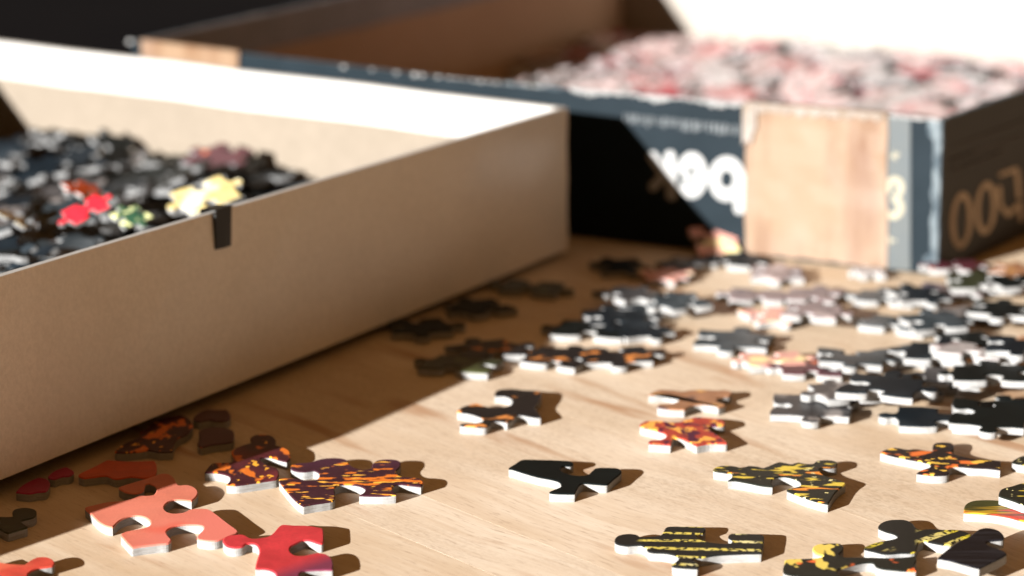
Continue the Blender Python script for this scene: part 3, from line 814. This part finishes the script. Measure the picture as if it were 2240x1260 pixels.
def ring(cx, cy, rx, ry, hx, hy, hrx, hry, on=onfront, n=28, a0=0, a1=2*math.pi):
    o = OFFC[0]; OFFC[0] += .00003
    full = abs(a1 - a0 - 2 * math.pi) < 1e-6
    m_ = n if full else n + 1
    O = [(cx + rx * math.cos(a0 + (a1-a0)*k/n), cy + ry * math.sin(a0 + (a1-a0)*k/n)) for k in range(m_)]
    I = [(hx + hrx * math.cos(a0 + (a1-a0)*k/n), hy + hry * math.sin(a0 + (a1-a0)*k/n)) for k in range(m_)]
    vs = [on(x, y, o) for x, y in O] + [on(x, y, o) for x, y in I]
    fs = []
    for k in range(n):
        k2 = (k + 1) % m_
        fs.append((k, k2, m_ + k2, m_ + k))
    return vs, fs
# upside-down "bek": b at the right, k at the left
letter([ring(1590, 391, 40, 50, 1590, 392, 14, 19), capsule(1618, 385, 1618, 456, 26)], M_LETTER)
letter([ring(1514, 383, 34, 51, 1513, 384, 11, 17, a0=math.radians(-170), a1=math.radians(150)), capsule(1496, 386, 1532, 386, 12)], M_LETTER)
letter([capsule(1466, 341, 1470, 427, 24), capsule(1428, 342, 1452, 378, 23), capsule(1430, 408, 1456, 380, 21)], M_LETTER)
# tiny printed line near the rim (too small and blurred to read)
x = 1366
while x < 1628:
    w_ = R.uniform(4, 9); yy = 250 + (x - 1366) * .105
    hgt = R.choice([13, 17, 20])
    letter([capsule(x + w_ / 2, yy, x + w_ / 2 + R.uniform(-3, 3), yy + hgt, w_ * .7, 3)], M_SMALL, 'small_letter')
    x += w_ + R.uniform(2.5, 5)
# ragged white paper at the rim
def ragged_strip(x0, x1, top, bot_, m, name, on, o=.0005, step=6, jt=2, jb=3):
    tp, bt = [], []
    x = x0
    while x <= x1 + .1:
        tp.append((x, top(x) + R.uniform(-jt, jt))); bt.append((x, bot_(x) + R.uniform(-jb, jb))); x += step
    n = len(tp)
    vs = [on(a, b, o) for a, b in tp] + [on(a, b, o) for a, b in bt] + [on(a, b, -.0002) for a, b in tp] + [on(a, b, -.0002) for a, b in bt]
    fs = []
    for k in range(n - 1):
        fs += [(k, k+1, n+k+1, n+k), (2*n+k, 2*n+k+1, k+1, k), (n+k, n+k+1, 3*n+k+1, 3*n+k)]
    fs += [(0, n, 3*n, 2*n), (n-1, 3*n-1, 4*n-1, 2*n-1)]
    return rel(link(name, mesh(name, vs, fs), m), sbx)
def rim_y(x):                       # pixel row of the rim at a pixel column of the front face
    lo, hi = 20.0, 400.0
    for _ in range(22):
        mid = (lo + hi) / 2
        p = onfront(x, mid)
        if p.z > h2: lo = mid
        else: hi = mid
    return lo
def foot_y(x):
    lo, hi = 300.0, 700.0
    for _ in range(22):
        mid = (lo + hi) / 2
        if onfront(x, mid).z > .0004: lo = mid
        else: hi = mid
    return lo
RY = {}
def rim_c(x):
    k = round(x / 20) * 20
    if k not in RY: RY[k] = rim_y(k)
    k2 = k + 20
    if k2 not in RY: RY[k2] = rim_y(k2)
    return RY[k] + (RY[k2] - RY[k]) * (x - k) / 20
# chips of torn white paper along the rim, sparse at the left and dense to the right
for cx, rr in [(285, 11), (752, 9), (815, 7), (868, 9), (908, 11), (925, 9), (960, 8)] + [(x_, R.uniform(5, 10)) for x_ in range(985, 1240, 17)]:
    yy = rim_c(cx) + rr * .25
    pts = [(cx + rr * .62 * math.cos(t) * R.uniform(.7, 1.2), yy + rr * .42 * math.sin(t) * R.uniform(.7, 1.2)) for t in [2 * math.pi * k / 9 for k in range(9)]]
    letter([pts], M_CHIP, 'paper_chip')
ragged_strip(1110, 1245, lambda x: rim_c(x) - 1, lambda x: rim_c(x) + 3, M_WORN, 'worn_rim', onfront, .0006, 5, 2, 2.5)
ragged_strip(1250, 1640, lambda x: rim_c(x) - 3, lambda x: rim_c(x) + 6 + 5 * math.sin(x * .045), M_CHIP, 'worn_rim', onfront, .0006, 5, 2, 4)
ragged_strip(1946, 2060, lambda x: rim_c(x) - 3, lambda x: rim_c(x) + 4, M_CHIP, 'worn_rim', onfront, .0007, 5, 2, 3)
# tan tape patches, their top folded over the rim
def tape(x0, x1, dy0, dy1, label=None):
    o = .00072
    xs = [x0 + (x1 - x0) * k / 16 for k in range(17)]
    tp = [onfront(x_ + (R.uniform(-2, 2) if 0 < i < 16 else 0), rim_c(x_) + dy0, o) for i, x_ in enumerate(xs)]
    rows = []
    for j in range(9):
        row = []
        for i, x_ in enumerate(xs):
            y_ = rim_c(x_) + dy0 + (foot_y(x_) - dy1 - rim_c(x_) - dy0) * j / 8
            ex = R.uniform(-2.0, 2.0) if i in (0, 16) else 0
            row.append(onfront(x_ + ex, y_ + (R.uniform(-3, 3) if j == 8 else 0), o + .00025 * noise.noise(Vector((x_ * .02, y_ * .012, 0)))))
        rows.append(row)
    fold = [p - fout * .0035 + Z * .0004 for p in rows[0]]
    lift = [p + Z * .0006 for p in rows[0]]
    inn = [p - Z * .008 for p in fold]
    allr = [inn, fold, lift] + rows
    back = [[p - fout * .0005 for p in r] for r in rows[-1:]]
    allr += back
    n = 17
    vs = [p for r in allr for p in r]
    fs = [(r * n + i, r * n + i + 1, (r + 1) * n + i + 1, (r + 1) * n + i) for r in range(len(allr) - 1) for i in range(n - 1)]
    # side edges
    k = len(vs)
    for side in (0, 16):
        base_ = len(vs)
        for r in rows: vs.append(r[side]); vs.append(r[side] - fout * .00065)
        for j in range(len(rows) - 1): fs.append((base_ + 2*j, base_ + 2*j + 2, base_ + 2*j + 3, base_ + 2*j + 1))
    return rel(link('tape', mesh('tape', vs, fs, smooth=False), M_TAPE), sbx)
tape(1632, 1942, -3, 6)
tape(312, 524, -2, 4)
ragged_strip(1634, 1940, lambda x: rim_c(x) - 6, lambda x: rim_c(x) + 11, M_TAPEWORN, 'peeling_tape', onfront, .0013, 7, 3, 6)
ragged_strip(1628, 1660, lambda x: rim_c(x) - 2, lambda x: rim_c(x) + 95 - (x - 1628) * 1.2, M_TAPEWORN, 'peeling_tape', onfront, .0016, 5, 3, 14)
# grey strip with cream letter and tiny marks, worn white corner
def vstrip(x0, x1, m, name, o, jl=0, jr=0, on=onfront, steps=26, top0=4, bot0=3):
    vs = []
    for j in range(steps + 1):
        for x_, jj in ((x0, jl), (x1, jr)):
            ty, by = rim_c(min(x_, 2060)) + top0, foot_y(min(x_, 2045)) - bot0
            y_ = ty + (by - ty) * j / steps
            vs.append(on(x_ + R.uniform(-jj, jj), y_, o))
    fs = [(2*j, 2*j+1, 2*j+3, 2*j+2) for j in range(steps)]
    k = len(vs); vs += [p - fout * (o * .9) for p in vs]
    fs += [(2*j, 2*j+2, k+2*j+2, k+2*j) for j in range(steps)] + [(2*j+1, k+2*j+1, k+2*j+3, 2*j+3) for j in range(steps)]
    return rel(link(name, mesh(name, vs, fs), m), sbx)
vstrip(1936, 1992, M_GREYSTRIP, 'grey_strip', .00030)
OFFC[0] = .00036
letter([ring(1958, 410, 21, 25, 1957, 410, 6, 10, a0=math.radians(-215), a1=math.radians(65)),
        ring(1955, 453, 24, 27, 1954, 453, 7, 11, a0=math.radians(-100), a1=math.radians(150))], M_CREAM)
letter([capsule(1950, 341, 1968, 338, 3.5, 4), capsule(1957, 332, 1961, 348, 3.5, 4), capsule(1952, 346, 1966, 334, 3, 4)], M_CREAM, 'small_mark')
letter([capsule(1946, 518, 1948, 532, 4, 4), capsule(1948, 524, 1960, 526, 4, 4), capsule(1962, 517, 1964, 531, 4, 4)], M_CREAM, 'small_mark')
# rounded worn corner: wraps a few millimetres onto both faces
def worn_corner():
    vs = []
    steps = 30
    for j in range(steps + 1):
        z = .0008 + (h2 - .001) * j / steps
        wl = .0023 + .0010 * noise.noise(Vector((z * 220, 0, 3))) + (.002 if j > 26 or j < 4 else 0)
        wr = .0008 + .0004 * noise.noise(Vector((z * 300, 5, 0)))
        c0 = Vector((RT.x, RT.y, z))
        tdir = (fpts[-2] - fpts[-1]).normalized()
        n1 = Vector((-tdir.y, tdir.x, 0))
        if n1.y > 0: n1 = -n1
        bulge = .0005 + .0003 * noise.noise(Vector((z * 260, 8, 0)))
        vs += [c0 + tdir * wl + n1 * .00002, c0 + tdir * wl * .9 + n1 * .0004, c0 + n1 * bulge + rout * .0002, c0 + rout * .0005 + rdir * .0004, c0 + rdir * wr + rout * .0003, c0 + rdir * (wr + .0002) + rout * .00002]
    fs = [(6*j+i, 6*j+i+1, 6*j+i+7, 6*j+i+6) for j in range(steps) for i in range(5)]
    return rel(link('worn_corner', mesh('worn_corner', vs, fs), M_WORN), sbx)
worn_corner()
# the side in shade: 500 upside down in dull gold, faint lines above
OFFC[0] = .0002
def skew_ring(cx, cy, rx, ry, th_, sl=-.38):
    o = OFFC[0]; OFFC[0] += .00003
    n = 26; vs = []
    for s_ in (1.0, 0.0):
        for k in range(n):
            t = 2 * math.pi * k / n
            x_ = (rx - (0 if s_ else th_)) * math.cos(t); y_ = (ry - (0 if s_ else th_ * 1.25)) * math.sin(t)
            vs.append(onright(cx + x_, cy + y_ + sl * x_, o))
    return vs, [(k, (k + 1) % n, n + (k + 1) % n, n + k) for k in range(n)]
letter([skew_ring(2102, 482, 25, 62, 12)], M_TANLET, on=onright)
letter([skew_ring(2155, 455, 24, 58, 11)], M_TANLET, on=onright)
letter([capsule(2188, 382, 2222, 370, 9, 5), capsule(2224, 378, 2228, 432, 9, 5)], M_TANLET, on=onright)
letter([capsule(2184, 410, 2186, 440, 9, 5), capsule(2188, 450, 2204, 470, 10, 5), capsule(2206, 468, 2226, 448, 10, 5), capsule(2230, 445, 2232, 480, 8, 5)], M_TANLET, on=onright)
for (x0, x1, y0) in ((2085, 2235, 350), (2085, 2200, 372), (2090, 2235, 318)):
    x = x0
    while x < x1:
        w_ = R.uniform(4, 11); y_ = y0 - (x - x0) * .36
        letter([capsule(x, y_, x + w_, y_ - w_ * .36, 7, 3)], M_DIMLET, 'small_letter', on=onright)
        x += w_ + R.uniform(5, 9)

# ------------------------------------------------------------------ heaps of pieces inside the boxes
def pile_shape(seed):
    rr = random.Random(seed)
    sides = rr.choice([T1, T2, T3, T4, T5, (1, 1, -1, 1), (-1, -1, 1, -1)])
    poly = gen_outline(rr.uniform(.017, .021), rr.uniform(.016, .019), sides, rr, 1)
    if area2(poly) < 0: poly = poly[::-1]
    n = len(poly); h = .0020
    q = inset(poly, .0002)
    vs = [(x, y, 0) for x, y in poly] + [(x, y, h - .0002) for x, y in poly] + [(x, y, h) for x, y in q]
    fs = [tuple(range(n - 1, -1, -1))] + [(i, (i+1) % n, n + (i+1) % n, n + i) for i in range(n)] + [(n+i, n+(i+1) % n, 2*n+(i+1) % n, 2*n+i) for i in range(n)] + [tuple(range(2*n, 3*n))]
    mi = [0] * (n + 1) + [1] * (n + 1)
    return vs, fs, mi
SHAPES = [pile_shape(100 + i) for i in range(8)]
PM = {}
def pile_mesh(i, pr, core):
    if (i, pr, core.name) not in PM:
        me = mesh('puzzle_piece', *SHAPES[i]); me.materials.append(core); me.materials.append(P[pr]); PM[(i, pr, core.name)] = me
    return PM[(i, pr, core.name)]
def pile_piece(p, rot, pr, core, label, group):
    o = bpy.data.objects.new('puzzle_piece', pile_mesh(R.randrange(8), pr, core))
    COL.objects.link(o); o.location = p; o.rotation_euler = rot; o.scale = (.84, .84, .9)
    tag(o, label, 'puzzle piece', group); return o
def zone(label, p, a, b):
    # say where in the heap a piece lies, from the picture's left to right and back to front
    d = p - Vector((0, 0, CH)); fx = d.x / d.y
    col = ['left', 'centre left', 'centre', 'centre right', 'right'][min(4, max(0, int((fx - a[0]) / (a[1] - a[0]) * 5)))]
    row = ['front', 'mid', 'back'][min(2, max(0, int((p.y - b[0]) / (b[1] - b[0]) * 3)))]
    head = label.split(' in the ')[0]; where = 'slate box' if 'slate box' in label else 'white box'
    return '%s in the %s %s of the %s heap' % (head, row, col, where)
def pile_stuff(name, spots, prs, core, label, cat):
    V, F, MI = [], [], []
    for (p, rot) in spots:
        vs, fs, mi = SHAPES[R.randrange(8)]
        m = Matrix.Translation(p) @ rot.to_matrix().to_4x4()
        k = len(V); V += [m @ Vector(v) for v in vs]; F += [tuple(i + k for i in f) for f in fs]
        c = 1 + R.randrange(len(prs)); MI += [0 if x == 0 else c for x in mi]
    o = link(name, mesh(name, V, F, MI), [core] + [P[q] for q in prs])
    return tag(o, label, cat, kind='stuff')
from mathutils import Euler
# white box: u runs along the far wall from the right-hand corner, v toward the camera
cn = Vector((it[1].x, it[1].y, 0))
ud = fd.copy(); vd = wd.copy()
def sm(a, b, x): t = min(1, max(0, (x - a) / (b - a))); return t * t * (3 - 2 * t)
def H1(u, v):
    hgt = .0125 * sm(.055, .125, u + .25 * v) + .012 * sm(.05, .16, v) * (1 - sm(.0, .16, u) * .5) * sm(.02, .10, u + v * .5)
    return .003 + hgt + .003 * noise.noise(Vector((u * 30, v * 30, 1)))
sp = []
for k in range(620):
    u, v = R.uniform(.012, .222), R.uniform(.012, .45)
    hh = H1(u, v) - .003
    if u + .4 * v < .05: continue
    for lay in range(1):
        z = R.uniform(.002, max(.003, hh))
        sp.append((cn + ud * u + vd * v + Z * z, Euler((R.gauss(0, .22), R.gauss(0, .22), R.uniform(0, 6.28)))))
pile_stuff('puzzle_piece_heap', sp, ['black', 'black', 'blackblue', 'slate', 'black', 'grey'], M_CORE_PILE, 'lower layers of the dark puzzle piece heap inside the white box', 'puzzle pieces')
DARK = [('black', 'black puzzle piece in the heap inside the white box', 'black pieces heaped in the white box')] * 9 + \
       [('blackblue', 'blue black puzzle piece in the heap inside the white box', 'blue black pieces heaped in the white box')] * 6 + \
       [('slate', 'slate grey puzzle piece in the heap inside the white box', 'slate pieces heaped in the white box')] * 4 + \
       [('grey', 'grey speckled puzzle piece in the heap inside the white box', 'grey pieces heaped in the white box')] * 3 + \
       [('yellowblots', 'black piece with yellow blots in the heap inside the white box', 'yellow spotted pieces heaped in the white box')] * 1
cells = []
for a in range(9):
    for b in range(10):
        cells.append((.016 + a * .0245, .014 + b * .0235))
for (u, v) in cells:
    for rep in range(2 if v < .20 else 1):
        uu_, vv_ = u + R.uniform(-.009, .009), v + R.uniform(-.009, .009)
        uu_ = min(max(uu_, .013), .222); vv_ = min(max(vv_, .013), .29)
        if uu_ + .4 * vv_ < .07: continue
        c = R.choice(DARK)
        pp_ = cn + ud * uu_ + vd * vv_ + Z * (H1(uu_, vv_) - .001 + R.uniform(-.002, .0022))
        pile_piece(pp_, (R.gauss(0, .20), R.gauss(0, .20), R.uniform(0, 6.28)), c[0], M_CORE_PILE, zone(c[1], pp_, (-.17, -.05), (.75, 1.0)), c[2])
def showy(px, py, z, rot, pr, label, sc=1.0, core=None):
    p = at(px, py, z)
    o = bpy.data.objects.new('puzzle_piece', pile_mesh(R.randrange(8), pr, core or M_CORE_PILE)); COL.objects.link(o)
    o.location = p; o.rotation_euler = tuple(math.radians(r) for r in rot); o.scale = (sc, sc, sc)
    tag(o, label, 'puzzle piece', 'bright pieces on top of the dark heap')
showy(190, 465, .031, (10, -22, 28), 'brightred', 'bright red puzzle piece on the heap in the white box', .58)
showy(452, 436, .0335, (16, -14, 25), 'yellow', 'sunlit yellow and white puzzle piece by the black tape', .78, M_CORE)
showy(178, 418, .030, (20, 5, 60), 'orange', 'small orange puzzle piece touching the bright red one', .5, M_CORE)
showy(286, 478, .031, (18, -10, 40), 'greenish', 'green and pale yellow piece between the red and yellow ones', .45, M_CORE)
showy(28, 485, .030, (25, 10, 80), 'yellow', 'dull yellow puzzle piece at the left side of the heap', .55)
showy(475, 352, .019, (4, -12, 45), 'maroon', 'brown puzzle piece at the upper right end of the heap', .9)

# slate box: pieces spread over the bottom
def inside2(p, m):
    q = Vector((p.x, p.y, 0))
    poly = fin + [iBR, iBL]
    for k in range(len(poly)):
        a, b = poly[k], poly[(k + 1) % len(poly)]
        d = (b - a).normalized(); n_ = Vector((-d.y, d.x, 0))
        if (cen2 - a).dot(n_) < 0: n_ = -n_
        if (q - a).dot(n_) < m: return False
    return True
def H2(p):
    s = (Vector((p.x, p.y, 0)) - Vector((iBL.x, iBL.y, 0)))
    return .0045 + .0025 * noise.noise(Vector((p.x * 22, p.y * 22, 4))) + .0035 * sm(0, .12, (p - BL).dot(-uu))
def wedge(p):    # empty brown board in the left front part
    q = (Vector((p.x, p.y, 0)) - Vector((LT.x, LT.y, 0)))
    along = q.dot(fdir); dep = q.dot(ldir)
    return along < .012 + max(0, (.30 - dep)) * .10
sp = []
for k in range(900):
    p = cen2 + fdir * R.uniform(-.16, .17) + ldir * R.uniform(-.19, .19)
    if not inside2(p, .013) or wedge(p): continue
    q_ = p - Vector((LT.x, LT.y, 0))
    if q_.dot(ldir) < .10 and R.random() < .5: continue
    sp.append((Vector((p.x, p.y, 0)) + Z * R.uniform(.0025, H2(p)), Euler((R.gauss(0, .14), R.gauss(0, .14), R.uniform(0, 6.28)))))
pile_stuff('puzzle_piece_heap', sp, ['palepink', 'pink', 'white', 'palepink', 'rose', 'palepink'], M_CORE_PINK, 'lower layers of the pink puzzle piece heap inside the slate box', 'puzzle pieces')
PK = [('palepink', 'pale pink puzzle piece in the slate box', 'pale pink pieces in the slate box')] * 6 + [('pink', 'pink puzzle piece in the slate box', 'pink pieces in the slate box')] * 4 + \
     [('rose', 'rose red puzzle piece in the slate box', 'rose red pieces in the slate box')] * 2 + [('white', 'whitish puzzle piece in the slate box', 'whitish pieces in the slate box')] * 5 + \
     [('mauve', 'mauve puzzle piece in the slate box', 'mauve pieces in the slate box')] * 2 + [('plum', 'dark plum puzzle piece in the slate box', 'plum pieces in the slate box')] * 1
cnt = 0
for a in range(13):
    for b in range(11):
        p = Vector((LT.x, LT.y, 0)) + fdir * (.012 + a * .0225 + R.uniform(-.007, .007)) + ldir * (.335 - b * .0205 + R.uniform(-.007, .007))
        if not inside2(p, .013) or wedge(p): continue
        c = R.choice(PK); cnt += 1
        pp_ = Vector((p.x, p.y, 0)) + Z * (H2(p) + R.uniform(.000, .003))
    pile_piece(pp_, (R.gauss(0, .13), R.gauss(0, .13), R.uniform(0, 6.28)), c[0], M_CORE_PINK, zone(c[1], pp_, (-.02, .17), (1.0, 1.28)), c[2])
print('pieces', len([o for o in bpy.data.objects if o.name.startswith('puzzle_piece')]), 'pink', cnt)
